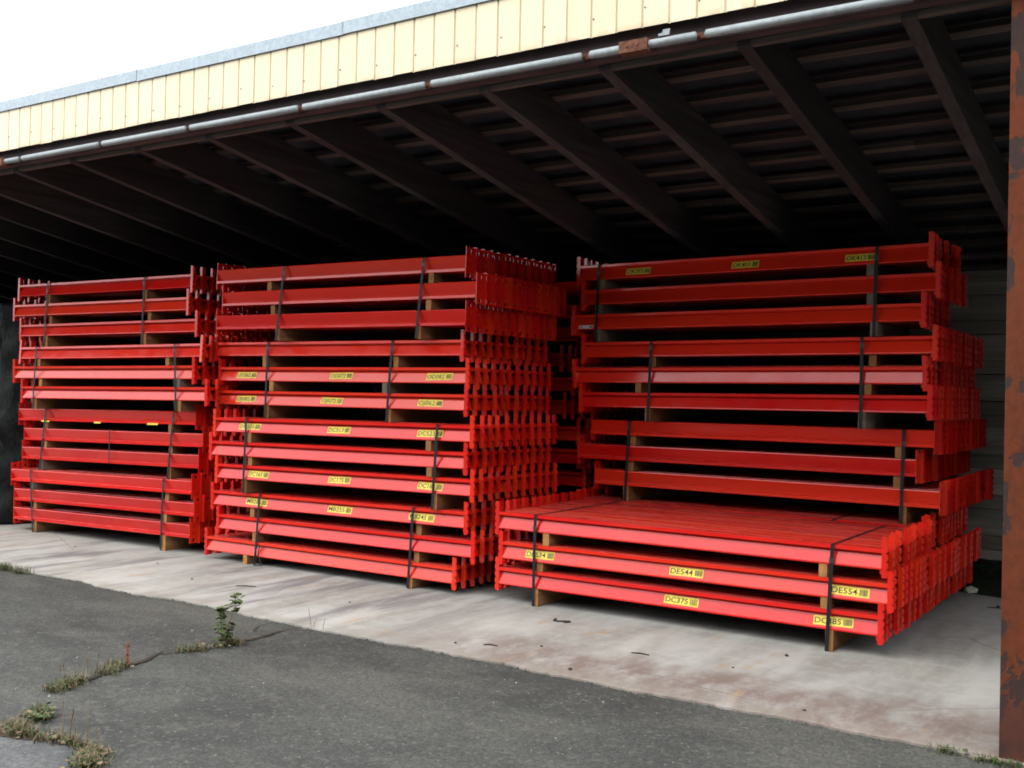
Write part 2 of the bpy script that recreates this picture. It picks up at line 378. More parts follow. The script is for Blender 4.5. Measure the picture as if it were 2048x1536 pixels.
# ribs are narrow grooves set back between wide proud pans
V += [(x, y+.0025, z) for x, y, z in V]
n = len(prof); F = []
for i in range(n-1): F += [(i, i+1, n+i+1, n+i), (2*n+i, 3*n+i, 3*n+i+1, 2*n+i+1), (i, 2*n+i, 2*n+i+1, i+1), (n+i, n+i+1, 3*n+i+1, 3*n+i)]
F += [(0, n, 3*n, 2*n), (n-1, 3*n-1, 4*n-1, 2*n-1)]
b = MB(); b.add(V, F); cm = b.mesh('cladding_panel', [CLAD])
x = -8.284 - .1495*60
while x < X1-.2:
    o = link('cladding_panel', cm, fascia, loc=(x, random.uniform(-.0006, .0006), random.uniform(-.003, .003)), rot=(0, 0, 0)); x += .1495
sm_ = MB()
for i in range(60):
    sm_.tube([(0, 0, 0), (0, -.004, 0)], .0042, 6); break
sm_ = sm_.mesh('screw', [RUST])
x = -8.2
i = 0
while x < -1.5:
    link('screw', sm_, fascia, loc=(x+.09+random.uniform(-.01, .01), 4.818, 3.47+random.uniform(-.02, .02))); x += .1495*2; i += 1
# zinc flashing in lengths
fl = [(4.806, 3.695), (4.806, 3.775), (4.83, 3.79), (5.0, 3.765), (5.0, 3.762), (4.831, 3.786), (4.809, 3.773), (4.809, 3.695)]
b = MB(); b.prism(fl, 0, 1.998); fm = b.mesh('flashing', [FLASH])
x = X0; j = 0
while x < X1-2:
    link('flashing', fm, fascia, loc=(x, 0, .004*math.sin(j*2.3)), rot=(0, random.uniform(-.002, .002), 0)); x += 2.0; j += 1
# galvanised rail: lengths of tube in rusty clips
rail = inv(link('door_rail', None, shed), shed)
clips = [X0, -19, -17.9, -16.8, -15.7, -14.6, -13.5, -12.4, -11.3, -10.2, -9.05, -7.989, -6.951, -5.965, -4.881, -3.847, -2.789, -2.134, -1.1, 0, 1.1, 2.2, 3.3]
for a, c in zip(clips[:-1], clips[1:]):
    b = MB(); b.tube([(a+.025, 4.848, 3.297), (a+.03, 4.845, 3.297), (c-.03, 4.845, 3.297), (c-.025, 4.848, 3.297)], [.012, .021, .021, .012], 12)
    part('rail_tube', b.mesh('rail_tube', [GALV], True), rail)
    b = MB(); b.box(c-.035, c+.035, 4.862, 4.884, 3.286, 3.316); b.tube([(c-.02, 4.852, 3.30), (c-.02, 4.884, 3.30)], .009, 6); b.tube([(c+.025, 4.852, 3.312), (c+.025, 4.884, 3.312)], .008, 6)
    part('rusty_clip', b.mesh('rusty_clip', [RUST]), rail)
b = MB(); b.box(-2.575, -2.415, 4.808, 4.866, 3.262, 3.322); b.tube([(-2.53, 4.803, 3.295), (-2.53, 4.81, 3.295)], .009, 8); b.tube([(-2.47, 4.803, 3.297), (-2.47, 4.81, 3.297)], .009, 8)
part('joint_plate', b.mesh('joint_plate', [RUST]), rail)
b = MB(); b.box(-8.34, -8.2, 4.808, 4.866, 3.262, 3.322); part('joint_plate', b.mesh('joint_plate_b', [RUST]), rail)
b = MB(); b.prism([(-2.36, 3.322), (-2.30, 3.322), (-2.295, 3.352), (-2.335, 3.352), (-2.337, 3.336), (-2.36, 3.334)], 4.826, 4.830, 'y'); part('metal_tab', b.mesh('metal_tab', [GALV]), rail)
# rusty steel column (H section with a bolted foot)
b = MB(); b.box(-.735, -.535, 4.90, 4.915, -.03, 3.27); b.box(-.735, -.535, 5.085, 5.10, -.03, 3.271); b.box(-.64, -.63, 4.915, 5.085, -.03, 3.233)
post = inv(part('steel_post', b.mesh('steel_post', [POST]), shed), shed)
tag(post, 'rusty orange steel post with dark flaked patches')
# back wall of weathered planks
wall = inv(link('back_wall', None, shed), shed)
pms = []
for j in range(5):
    b = MB(); h = .111; L = 3.4
    b.prism([(9.85+random.uniform(0, .004), 0), (9.847, h), (9.90, h), (9.90, 0)], -L/2, L/2); pms.append(b.mesh('plank', [PLANK]))
for i in range(24):
    z = .02+.1155*i
    if z > 2.58: break
    xo = X0 + [0, 1.9, .8, 2.6][i % 4]
    x = xo
    while x < X1:
        link('plank', random.choice(pms), wall, loc=(x, random.uniform(-.006, .006), z+random.uniform(-.003, .003)), rot=(0, random.uniform(-.0015, .0015), 0)); x += 3.405
b = MB(); b.box(X0, X1, 9.93, 9.98, 0, 2.9); inv(part('wall_lining', b.mesh('wall_lining', [DECK]), shed), shed)
b = MB(); b.box(X0-.1, X0, 5.0, 9.98, 0, 3.4); b.box(X1, X1+.1, 5.0, 9.98, 0, 3.4); inv(part('end_wall', b.mesh('end_wall', [PLANK]), shed), shed)

# ------------------------------------------------------------------ warehouse added unseen behind the camera to block low sky light
opp = tag(link('sky_blocker', None, loc=(-15, -18, 0)), 'long dark clad warehouse added unseen across the yard to block low sky light', 'light blocker')
DCL = plain('dark_cladding', (.05, .052, .05), .8, 0, .3, 1.5)
b = MB(); b.box(-4, 60, -8, 0, -.02, 12.0); link('wall', b.mesh('sky_blocker_wall', [DCL]), opp)
b = MB(); b.box(-75, -4.01, -8, -.5, -.02, 3.6); link('wall', b.mesh('low_blocker_wall', [DCL]), opp)
b = MB(); b.prism([(-8.3, 12.002), (.35, 12.002), (-4, 13.6)], -4.3, 60.3); link('roof', b.mesh('sky_blocker_roof', [DECK]), opp)
b = MB(); b.prism([(-8.3, 3.602), (-.15, 3.602), (-4, 4.6)], -75.3, -4.35); link('roof', b.mesh('low_blocker_roof', [DECK]), opp)
dm = MB(); dm.box(-2, 2, .003, .06, 0, 3.3)
for q in range(4): dm.box(-2, 2, .062, .075,   .2+.8*q, .26+.8*q)
dm = dm.mesh('blocker_door', [plain('door_grey', (.13, .14, .15), .6)])
for q in range(10): link('blocker_door', dm, opp, loc=(-60+13*q, 0 if -60+13*q > -4 else -.5, 0))

# ------------------------------------------------------------------ rack beams
HB = .12; DP = .115
def body_poly(flip):
    half = [(.0, .098), (.0, .117), (.003, .12)]
    P = [(.003, .12), (0, .117), (0, .099), (.003, .096), (.030, .093), (.0325, .090), (.001, .010), (.0, .006), (.002, .0)]
    Q = [(.1-y, z) for y, z in reversed(P)]
    A = P + Q
    if flip: A = [(y, HB-z) for y, z in reversed(A)]
    return A
bodies = {}
for fl_ in (0, 1):
    b = MB(); b.prism(body_poly(fl_), -.5, .5); bodies[fl_] = b.mesh('rail', [RED])
def scallop(x_out, z0, z1, dp=.010):
    pts = []; n = 5; H = z1-z0
    for i in range(n):
        za = z0+H*i/n; zb = z0+H*(i+1)/n; d = (zb-za)
        pts += [(x_out-dp, za+.03*d), (x_out-.001, za+.22*d), (x_out, za+.45*d), (x_out-.001, za+.74*d), (x_out-dp, za+.96*d)]
    return pts
def teeth(b, xa, xb, ya, yb, bend, z0, z1, n=5):   # hooked tabs bent back along the outer edge
    H = (z1-z0)/n
    for i in range(n):
        c0, c1 = z0+H*i+.0025, z0+H*(i+1)-.0035
        pl = [(xa, c0), (xb-.004, c0+.003), (xb, c0+.012), (xb, c1-.011), (xb-.004, c1-.002), (xa, c1)]
        V = [(x, ya+bend*(x-xa)/(xb-xa), z) for x, z in pl] + [(x, yb+bend*(x-xa)/(xb-xa), z) for x, z in pl]
        b.add(V, [(0, 1, 2, 3, 4, 5), (11, 10, 9, 8, 7, 6)] + [(q, q+6, (q+1) % 6+6, (q+1) % 6) for q in range(6)])
def slots(b, y0, y1, z0, z1, n=4):   # end plate with a row of punched slots
    ya, yb = y0+(y1-y0)*.36, y0+(y1-y0)*.68
    b.box(0, .005, y0, ya, z0, z1); b.box(0, .005, yb, y1, z0, z1)
    H = (z1-z0)/n
    b.box(.0004, .0046, ya, yb, z0, z0+.012)
    for i in range(n): b.box(.0004, .0046, ya, yb, z0+H*i+.038, z0+H*(i+1)+(.012 if i < n-1 else 0))
def connector(flip, side):
    b = MB()
    if not flip:
        z0, z1 = -.047, .195
        slots(b, .0045, .058, z0+.004, z1-.004)
        b.box(0, .026, 0, .0045, z0, z1)
        teeth(b, .026, .037, 0, .0045, .003, z0, z1)
        b.box(-.012, 0, .01, .05, z0+.02, .0); b.box(.005, .012, .02, .034, .14, .17)
    else:
        z0, z1 = -.05, .19
        slots(b, .003, .0955, z0+.004, z1-.004)
        b.box(0, .030, .0955, .1, z0, z1)
        teeth(b, .030, .042, .1, .0955, -.010, z0, z1)
        b.box(.005, .012, .05, .064, .01, .04)
    if side < 0: b.v = [(-x, y, z) for x, y, z in b.v]
    return b.mesh('end_connector', [RED])
conns = {(fl_, s): connector(fl_, s) for fl_ in (0, 1) for s in (-1, 1)}

BND = {
'L1':dict(Y=6.32,k=0.01,rows=[(-9.045,2.518,2.65,0.0),(-9.1,2.311,2.67,0.0),(-8.985,2.107,2.68,0.01)],sp=[(-9.88,-8.368),(-9.88,-8.324),(-9.913,-8.374)],st=(-9.855,-9.914,-8.345,-8.374)),
'L2':dict(Y=6.18,k=0.02,rows=[(-8.746,1.872,2.64,0.02),(-8.843,1.676,2.65,0.02),(-8.68,1.481,2.67,0.03)],sp=[(-9.787,-7.884),(-9.774,-7.716),(-9.832,-7.703)],st=(-9.783,-9.832,-7.736,-7.703)),
'L3':dict(Y=6.32,k=0.03,rows=[(-8.963,1.253,2.64,0.04),(-8.859,1.056,2.64,0.04),(-8.895,0.863,2.62,0.04)],sp=[(-9.863,-8.0),(-9.863,-8.013),(-9.913,-7.999)],st=(-9.805,-9.904,-7.912,-7.986),flip=1),
'L4':dict(Y=6.24,k=0.03,rows=[(-8.917,0.636,2.68,0.04),(-8.867,0.441,2.66,0.04),(-8.896,0.247,2.61,0.035)],sp=[(-9.932,-7.947),(-9.891,-7.94),(-9.866,-7.953)],st=(-9.914,-9.856,-7.934,-7.954),flip=1),
'C1':dict(Y=6.28,k=0.0,rows=[(-5.959,2.521,2.7,-0.012),(-5.866,2.322,2.72,-0.011),(-5.947,2.119,2.7,-0.01)],sp=[(-6.695,-4.95),(-6.646,-4.974),(-6.568,-5.06)],st=(-6.464,-6.55,-4.983,-5.05),flip=1),
'C2':dict(Y=6.38,k=0.01,rows=[(-6.045,1.896,2.66,0.0),(-5.995,1.682,2.66,0.008),(-6.007,1.477,2.67,0.012)],sp=[(-6.807,-5.374),(-6.715,-5.47),(-6.775,-5.428)],st=(-6.735,-6.756,-5.366,-5.413),lab={1:[(-7.129,-6.891,'OD062'),(-6.038,-5.794,'OD072'),(-5.042,-4.794,'OD082')],2:[(-7.134,-6.896,'OJ082'),(-6.133,-5.895,'OJ072'),(-5.119,-4.883,'OJ062')]}),
'C3':dict(Y=6.22,k=0.02,rows=[(-5.841,1.248,2.67,0.02),(-5.888,1.046,2.66,0.025),(-5.819,0.852,2.65,0.025)],sp=[(-6.791,-4.903),(-6.785,-4.889),(-6.838,-4.841)],st=(-6.791,-6.818,-4.792,-4.828),lab={0:[(-6.901,-6.649,'DC503'),(-5.898,-5.66,'DC513'),(-4.998,-4.76,'DC523')],2:[(-6.782,-6.545,'DC165'),(-5.88,-5.651,'DC175'),(-4.983,-4.75,'DC185')]}),
'C4':dict(Y=6.26,k=0.02,rows=[(-5.9,0.611,2.66,0.02),(-5.828,0.405,2.65,0.012),(-5.984,0.2,2.63,0.004)],sp=[(-6.789,-5.026),(-6.746,-5.039),(-6.853,-5.088)],st=(-6.657,-6.702,-5.032,-5.073),lab={0:[(-6.841,-6.593,'MB265'),(-5.914,-5.662,'MB255'),(-5.091,-4.85,'MB245')]}),
'R1':dict(Y=7.42,k=-0.02,rows=[(-2.945,2.557,2.71,0.016),(-2.898,2.357,2.71,0.015),(-2.988,2.157,2.71,0.015)],sp=[(-4.125,-1.996),(-4.158,-1.996),(-4.153,-1.968)],st=(-4.116,-4.14,-1.927,-1.941),lab={0:[(-3.882,-3.669,'OK393'),(-2.993,-2.783,'OK403'),(-2.151,-1.944,'OK413')]}),
'R2':dict(Y=7.47,k=-0.02,rows=[(-2.916,1.937,2.7,0.02),(-2.988,1.73,2.72,0.02),(-2.937,1.534,2.69,0.022)],sp=[(-3.683,-1.991),(-3.802,-2.015),(-3.714,-2.053)],st=(-3.662,-3.683,-2.032,-2.032)),
'R3':dict(Y=7.68,k=0.0,rows=[(-2.947,1.301,2.7,0.009),(-3.064,1.095,2.7,0.006),(-2.904,0.888,2.7,0.0)],sp=[(-3.945,-1.855),(-3.963,-1.865),(-3.991,-1.82)],st=(-3.94,-3.97,-1.795,-1.805),flip=1),
'R4':dict(Y=7.60,k=0.0,rows=[(-3.0,0.645,2.7,0.0),(-2.905,0.437,2.7,0.0),(-2.96,0.245,2.7,0.0)],sp=[(-3.9,-1.95),(-3.92,-1.93),(-3.95,-1.9)],st=(-4.02,-4.02,-2.25,-2.25)),
'B1':dict(Y=6.32,k=0.0,rows=[(-2.935,0.642,2.69,-0.005),(-2.901,0.436,2.69,0.008),(-2.941,0.247,2.67,0.007)],sp=[(-3.907,-1.955),(-3.96,-1.942),(-3.989,-1.912)],st=(-3.966,-3.972,-1.873,-1.899),lab={1:[(-4.056,-3.82,'DE534'),(-2.94,-2.704,'DE544'),(-1.89,-1.66,'DE554')],2:[(-2.973,-2.733,'DC375'),(-1.987,-1.75,'DC385')]}),
}
NB = {'L': 11, 'C': 11, 'B': 11, 'R': 16}; NIND = {'L': 4, 'C': 11, 'B': 11, 'R': 6}
ORD = ['front', 'second', 'third', 'fourth', 'fifth', 'sixth', 'seventh', 'eighth', 'ninth', 'tenth', 'eleventh', 'twelfth']
NUM = ['top', 'second', 'third', 'fourth', 'fifth', 'sixth', 'seventh', 'eighth', 'ninth', 'tenth', 'eleventh', 'twelfth']
STK = {'L': 'left stack', 'C': 'middle stack', 'R': 'right rear stack', 'B': 'low front bundle'}
GRP = {'L': 'red beams in the left stack', 'C': 'red beams in the middle stack', 'R': 'red beams in the right rear stack', 'B': 'red beams in the low front bundle'}
rest = MB()
TW = math.atan2(.0315, .080)   # lean of the sloped web
def font_mesh(txt, size):
    c = bpy.data.curves.new('t', 'FONT'); c.body = txt; c.size = size; c.fill_mode = 'FRONT'; c.offset = size*.008; c.resolution_u = 3
    o = bpy.data.objects.new('t', c); COL.objects.link(o)
    bpy.context.view_layer.update()
    m = bpy.data.meshes.new_from_object(o.evaluated_get(bpy.context.evaluated_depsgraph_get()))
    bpy.data.objects.remove(o); bpy.data.curves.remove(c)
    m.materials.clear(); m.materials.append(INK)
    co = np.empty(len(m.vertices)*3); m.vertices.foreach_get('co', co); co = co.reshape(-1, 3)
    return m, co[:, 0].min(), co[:, 0].max()
def sticker(root, xl, w, txt, h=.056, zc=.5):
    # sits on the sloped web: local frame x, up along web, normal outwards
    base = Vector((xl, .0325+(.001-.0325)*(1-zc), .09-.08*(1-zc)))
    nrm = Vector((0, -math.cos(TW), math.sin(TW))); up = Vector((0, math.sin(TW), math.cos(TW)))
    mt = Matrix(((1, 0, 0, 0), (0, up.y, nrm.y, 0), (0, up.z, nrm.z, 0), (0, 0, 0, 1)))
    b = MB(); b.box(-w/2, w/2, -h/2, h/2, 0, .0006)
    o = link('label_sticker', b.mesh('label_sticker', [YEL]), root)
    tilt = random.uniform(-.03, .03)
    o.matrix_local = Matrix.Translation(base + nrm*.0006) @ mt @ Matrix.Rotation(tilt, 4, 'Z')
    o['label'] = 'yellow sticker printed %s with a barcode' % txt
    m, a, c = font_mesh(txt, h*.86)
    t = link('lettering', m, o); s = (w*.66)/(c-a); t.scale = (s, 1, 1); t.location = (-w/2+w*.035-a*s, -h*.29, .0012)
    b = MB(); x = w*.5-w*.245
    rg = random.Random(txt)
    while x < w*.5-w*.035:
        ww = rg.choice((.0015, .0015, .003, .004)); b.box(x, x+ww, -h*.33, h*.33, .0008, .0012); x += ww + rg.choice((.0015, .0022, .003))
    link('barcode', b.mesh('barcode', [INK]), o)
    return o
def row_top(bn, ri, x):
    d = BND[bn]; xc, z, L, dz = d['rows'][ri]; return z + dz/L*(x-xc)
spec = {('R2', 1): .15, ('C2', 0): .0, ('L2', 0): -.07}
beam_i = 0
for bn, d in BND.items():
    S = bn[0]; fl_ = d.get('flip', 0); nb = NB[S]; ni = NIND[S]
    if bn == 'R1': nb = 8
    if bn == 'R4': nb = 14
    d['nb'] = nb
    for ri, (xc, z, L, dz) in enumerate(d['rows']):
        layer = (int(bn[1])-1)*3+ri
        yj0 = random.uniform(-.004, .004)
        for i in range(nb):
            y = d['Y'] + i*DP + (yj0 if i == 0 else random.uniform(-.003, .003))
            xj = 0 if i == 0 else random.gauss(0, .0045 if S in 'CL' else .009)
            if i and random.random() < .04: xj += random.choice((-1, 1))*.022
            tx = spec.get((bn, ri), 0) if i == 0 else 0
            tx += random.gauss(0, .008)
            if (bn, ri) == ('C1', 0) and i < 2: tx -= .02
            rot = (tx, -math.atan(dz/L), math.atan(d['k'])+random.gauss(0, .0008))
            loc = (xc+xj, y+(.012 if tx > .1 else 0), z-HB)
            if i < ni:
                root = link('rack_beam', None, loc=loc, rot=rot)
                bo = link('rail', bodies[fl_], root); bo.scale = (L, 1, 1)
                for s in (-1, 1): link('end_connector', conns[(fl_, s)], root, loc=(s*L/2, 0, 0))
                lb = d.get('lab', {}).get(ri)
                wh = ('%s layer of the low front bundle' % ['top', 'middle', 'bottom'][ri]) if S == 'B' else '%s layer down, %s' % (NUM[layer] if layer else 'top', STK[S])
                if i == 0 and lb: lab = 'front red beam with yellow %s sticker, %s' % (lb[0][2], wh)
                elif (bn, ri) == ('R1', 2) and i == 0: lab = 'front red beam with small white sticker, '+wh
                elif i == 0: lab = 'front red steel rack beam, '+wh
                else: lab = '%s red beam from the front, %s' % (ORD[i], wh)
                tag(root, lab, 'rack beam', GRP[S], 'thing')
                if i == 0 and lb:
                    for xa, xb, tx_ in lb: sticker(root, (xa+xb)/2-xc, xb-xa, tx_)
                if (bn, ri) == ('R1', 2) and i == 0:
                    st_ = sticker(root, -1.25, .13, 'A', .03, .12); st_['label'] = 'small white sticker with faint dark print'
                    st_.data.materials[0] = WHT
                    for ch in st_.children:
                        if ch.name.startswith('lettering'): ch.scale.x *= .35
                if (bn, ri) == ('L3', 0) and i == 0:
                    for xs_, w_ in ((-.87, .13), (-.05, .10), (.75, .15)):
                        b = MB(); b.prism([(-.0012, .008), (-.0006, .008), (-.0006, -.001), (-.004, -.010), (-.0046, -.0098), (-.0012, -.001)], -w_/2, w_/2)
                        link('label_sticker', b.mesh('label_edge', [YEL]), root, loc=(xs_, 0, 0))
                beam_i += 1
            else:
                Mx = Matrix.Translation(loc) @ Matrix.Rotation(rot[2], 4, 'Z') @ Matrix.Rotation(rot[1], 4, 'Y') @ Matrix.Rotation(rot[0], 4, 'X')
                for me, off, scx in ((bodies[fl_], 0, L), (conns[(fl_, -1)], -L/2, 1), (conns[(fl_, 1)], L/2, 1)):
                    rest.add([Mx @ Vector((v.co.x*scx+off, v.co.y, v.co.z)) for v in me.vertices], [tuple(p.vertices) for p in me.polygons])
# stacks standing in the dark behind the middle and left ones
for S, dx, y0 in (('C', -.08, 8.0), ('L', -3.3, 7.3)):
    for bn, d in BND.items():
        if bn[0] != S: continue
        fl_ = d.get('flip', 0)
        for xc, z, L, dz in d['rows']:
            for i in range(9):
                if z > 2.4 and y0+i*DP > 8.3: continue
                Mx = Matrix.Translation((xc+dx+random.gauss(0, .03 if i == 0 else .01), y0+i*DP, z-HB-(.03 if S == 'C' else .12)))
                for me, off, scx in ((bodies[fl_], 0, L), (conns[(fl_, -1)], -L/2, 1), (conns[(fl_, 1)], L/2, 1)):
                    rest.add([Mx @ Vector((v.co.x*scx+off, v.co.y, v.co.z)) for v in me.vertices], [tuple(p.vertices) for p in me.polygons])
rm_ = rest.mesh('rack_beams_behind', [RED2])
tag(link('rack_beams_behind', rm_), 'mass of further red rack beams hidden behind the front stacks', 'rack beams', kind='stuff')

# ------------------------------------------------------------------ timbers between layers, straps round bundles
def timber_mesh(wd, L, h, mat):
    b = MB(); c = .003
    b.prism([(-wd/2+c, 0), (wd/2-c, 0), (wd/2, c), (wd/2, h-c), (wd/2-c, h), (-wd/2+c, h), (-wd/2, h-c), (-wd/2, c)], 0, L, 'y'); b.m = [1, 1]+[0]*(len(b.f)-2); return b.mesh('timber', [PINES_SHADED if mat is PINE else mat, mat])
tcache = {}
SIDE = ('left', 'right')
for bn, d in BND.items():
    S = bn[0]; nb = d['nb']; bi = int(bn[1])-1
    nm = {'L': 'left stack', 'C': 'middle stack', 'R': 'right rear stack', 'B': 'low front bundle'}[S]
    for ri in range(3):
        for s in (0, 1):
            x = d['sp'][ri][s] + .024
            zt = row_top(bn, ri, x)-HB
            if ri < 2: zb = row_top(bn, ri+1, x)
            else:
                nxt = S+str(bi+2)
                zb = row_top(nxt, 0, x) if nxt in BND else 0.0
            zb += .0015; zt -= .0015
            bottom = ri == 2
            wd = .05 if not bottom else .048
            y0 = d['Y'] + d['k']*(x-d['rows'][0][0]) + (.006 if bottom else random.uniform(-.004, .03))
            grey = (bn == 'R1') or random.random() < .05
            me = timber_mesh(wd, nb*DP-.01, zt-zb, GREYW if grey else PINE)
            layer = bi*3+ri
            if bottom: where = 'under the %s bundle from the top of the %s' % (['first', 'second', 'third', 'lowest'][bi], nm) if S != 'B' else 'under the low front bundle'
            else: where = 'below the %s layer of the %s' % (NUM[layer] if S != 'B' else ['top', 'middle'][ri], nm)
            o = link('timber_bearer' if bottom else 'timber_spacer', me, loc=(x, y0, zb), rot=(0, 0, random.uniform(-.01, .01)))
            tag(o, '%s-hand %s timber %s %s' % (SIDE[s], 'greyed' if grey else 'tan', 'bearer' if bottom else 'spacer', where), 'timber', 'timbers between the beam layers')
    # straps
    for s in (0, 1):
        xt, xb = d['st'][2*s], d['st'][2*s+1]
        yf = d['Y']-.010; yb = d['Y']+nb*DP+.004
        yo = d['k']*(xt-d['rows'][0][0])
        zt = row_top(bn, 0, xt)+.0025
        nxt = S+str(bi+2); zb = (row_top(nxt, 0, xb) if nxt in BND else 0.0)+.0006
        zbb = zb
        pth = [(yf+.008, zt), (yf, zt-.006), (yf-.001, (zt*2+zb)/3), (yf+.001, (zt+2*zb)/3), (yf+.002, zbb+.006), (yf+.012, zbb+.0004), (yb-.01, zbb+.0004), (yb, zbb+.006), (yb, zt-.006), (yb-.008, zt)]
        b = MB(); wd = .023; V = []; th = .0012
        n = len(pth)
        for (y, z) in pth:
            t = (zt-z)/(zt-zb); xx = xt+(xb-xt)*t
            V += [(xx-wd/2, y+yo, z), (xx+wd/2, y+yo, z)]
        cy, cz = (yf+yb)/2, (zt+zb)/2
        for (y, z) in pth:
            t = (zt-z)/(zt-zb); xx = xt+(xb-xt)*t
            V += [(xx-wd/2, y+yo+(th if y < cy else -th), z+(-th if z > cz else th)), (xx+wd/2, y+yo+(th if y < cy else -th), z+(-th if z > cz else th))]
        F = []
        for i in range(n):
            j = (i+1) % n
            F += [(2*i, 2*i+1, 2*j+1, 2*j), (2*n+2*i, 2*n+2*j, 2*n+2*j+1, 2*n+2*i+1), (2*i, 2*j, 2*n+2*j, 2*n+2*i), (2*i+1, 2*n+2*i+1, 2*n+2*j+1, 2*j+1)]
        b.add(V, F)
        o = link('strapping_band', b.mesh('strapping_band', [STRAP]))
        bw = 'the low front bundle' if S == 'B' else 'the %s bundle from the top of the %s' % (['first', 'second', 'third', 'lowest'][bi], nm)
        tag(o, '%s-hand black strapping band round %s' % (SIDE[s], bw), 'strap', 'black bands round the bundles')
        b = MB(); zs = zt-.05-.05*random.random(); ts = (zt-zs)/(zt-zb); b.box(-.014, .014, -.0022, .0015, -.016, .016)
        link('seal', b.mesh('seal', [SEAL]), o, loc=(xt+(xb-xt)*ts, yf-.0025+yo, zs))
        if bn == 'C4' and s == 0:
            b = MB()
            for dx_, sw in ((.0, .02), (-.03, -.025)):
                b.tube([(xb+.05+dx_, yf-.004, .17), (xb+.04+dx_, yf-.014, .12), (xb+.05+dx_+sw, yf-.02, .06), (xb+.075+dx_+sw, yf-.025, .008)], .004, 6)
            tl = link('loose_tail', b.mesh('loose_tail', [STRAP]), o)
b = MB(); b.box(-8.80, -8.788, 6.302, 6.304, .745, 1.075)
tag(link('thin_tie', b.mesh('thin_tie', [STRAP])), 'thin dark tie hanging mid-way across the left stack', 'strap')

# ------------------------------------------------------------------ tarpaulin over the goods at far left
nx, nz = 46, 60; V = []; F = []
path = []   # plan outline of the covered heap: front then right side going back
for i in range(nx):
    t = i/(nx-1)
    if t < .62: path.append((-14.2+(3.5)*(t/.62), 6.55, 0, -1))
    elif t < .72: a = (t-.62)/.10*math.pi/2; path.append((-10.70+.16*math.sin(a), 6.71-.16*math.cos(a), math.sin(a), -math.cos(a)))
    else: path.append((-10.54, 6.71+(t-.72)/.28*1.7, 1, 0))
for j in range(nz):
    tz = j/(nz-1); z = 2.33*tz
    for i, (x, y, nxn, nyn) in enumerate(path):
        fold = .055*math.sin(i*1.15+1.3*tz*3)+.04*math.sin(i*2.3-2*tz+1)+.035*math.sin(tz*16+i*.7)+.03*math.sin(tz*31-i*1.1)
        flare = .22*(1-tz)**2.2 - .03
        bulge = .06*math.sin(tz*math.pi)
        o_ = fold*1.6*(.45+.55*(1-tz)) + flare + bulge
        o_ = min(o_, .16) if nxn > .5 else o_
        V.append((x+nxn*o_*.6, y+nyn*o_, z+.02+.03*math.sin(i*1.9)*(tz > .97)))
for j in range(nz-1):
    for i in range(nx-1): F.append((j*nx+i, j*nx+i+1, (j+1)*nx+i+1, (j+1)*nx+i))
top0 = len(V)
for i, (x, y, a, c) in enumerate(path): V.append((x*1.0-.5 if x > -11 else x, y+.7 if i < nx*.7 else y, 2.40))
for i in range(nx-1): F.append(((nz-1)*nx+i, (nz-1)*nx+i+1, top0+i+1, top0+i))
b = MB(); b.add(V, F)
tag(link('tarpaulin', b.mesh('tarpaulin', [TARP], True)), 'black wrinkled tarpaulin draped over goods beside the left stack', 'tarpaulin')

# ------------------------------------------------------------------ weeds
def blade(b, x, y, z, h, lean, az, wd, mi=0, n=3):
    V = []; dx, dy = math.cos(az), math.sin(az)
    for i in range(n+1):
        t = i/n; q = lean*t*t*h; ww = wd*(1-t)**.7*.5+.0003
        cx, cy, cz = x+dx*q, y+dy*q, z+h*t*(1-.25*lean*t)
        V += [(cx-dy*ww, cy+dx*ww, cz), (cx+dy*ww, cy-dx*ww, cz)]
    b.add(V, [(2*i, 2*i+1, 2*i+3, 2*i+2) for i in range(n)], mi)
def leaf(b, c, az, tilt, r, lobes=5, mi=0):
    c = Vector(c); V = [c]; d = Vector((math.cos(az)*math.cos(tilt), math.sin(az)*math.cos(tilt), math.sin(tilt)))
    sdx = Vector((-math.sin(az), math.cos(az), 0)); n = 14
    up = sdx.cross(d)
    for i in range(n):
        a = -math.pi*.85+1.7*math.pi*i/(n-1); rr_ = r*(.78+.22*abs(math.cos(a*lobes/2.0)))
        V.append(c+d*(rr_*math.cos(a)*.9+r*.35)+sdx*rr_*math.sin(a)+up*(-.25*r*abs(math.sin(a))))
    b.add(V, [(0, i, i+1) for i in range(1, n)], mi)
def tuft(name, label, spots, cat='weeds', mats=(G1, G3), hmin=.02, hmax=.06, nper=26, spread=.04, dry=.35, leaves=.4, lr=.012):
    b = MB()
    for (x, y) in spots:
        for _ in range(nper):
            px, py = x+random.gauss(0, spread), y+random.gauss(0, spread*.7)
            mi = 1 if random.random() < dry else 0
            if random.random() < leaves*.6: leaf(b, (px, py, -.008+random.uniform(.004, .02)), random.uniform(0, 6.3), random.uniform(0, .7), random.uniform(.5, 1.2)*lr, 3, mi)
            else: blade(b, px, py, -.012, random.uniform(hmin, hmax), random.uniform(.2, 1.2), random.uniform(0, 6.3), random.uniform(.002, .005), mi)
    m = b.mesh(name, list(mats)); o = link(name, m); tag(o, label, cat, kind='stuff'); return o
def along(pts, n, w=0):
    o_ = []
    for _ in range(n):
        i = random.randrange(len(pts)-1); t = random.random(); o_.append((pts[i][0]+(pts[i+1][0]-pts[i][0])*t+random.gauss(0, w), pts[i][1]+(pts[i+1][1]-pts[i][1])*t+random.gauss(0, w)))
    return o_
tuft('weed_tuft', 'low green and brown weeds growing along the long asphalt crack', along([(-4.86, 3.66), (-4.82, 3.45), (-4.76, 3.22), (-4.73, 3.1)], 20, .012), nper=44, spread=.03, hmax=.065, dry=.45, lr=.010)
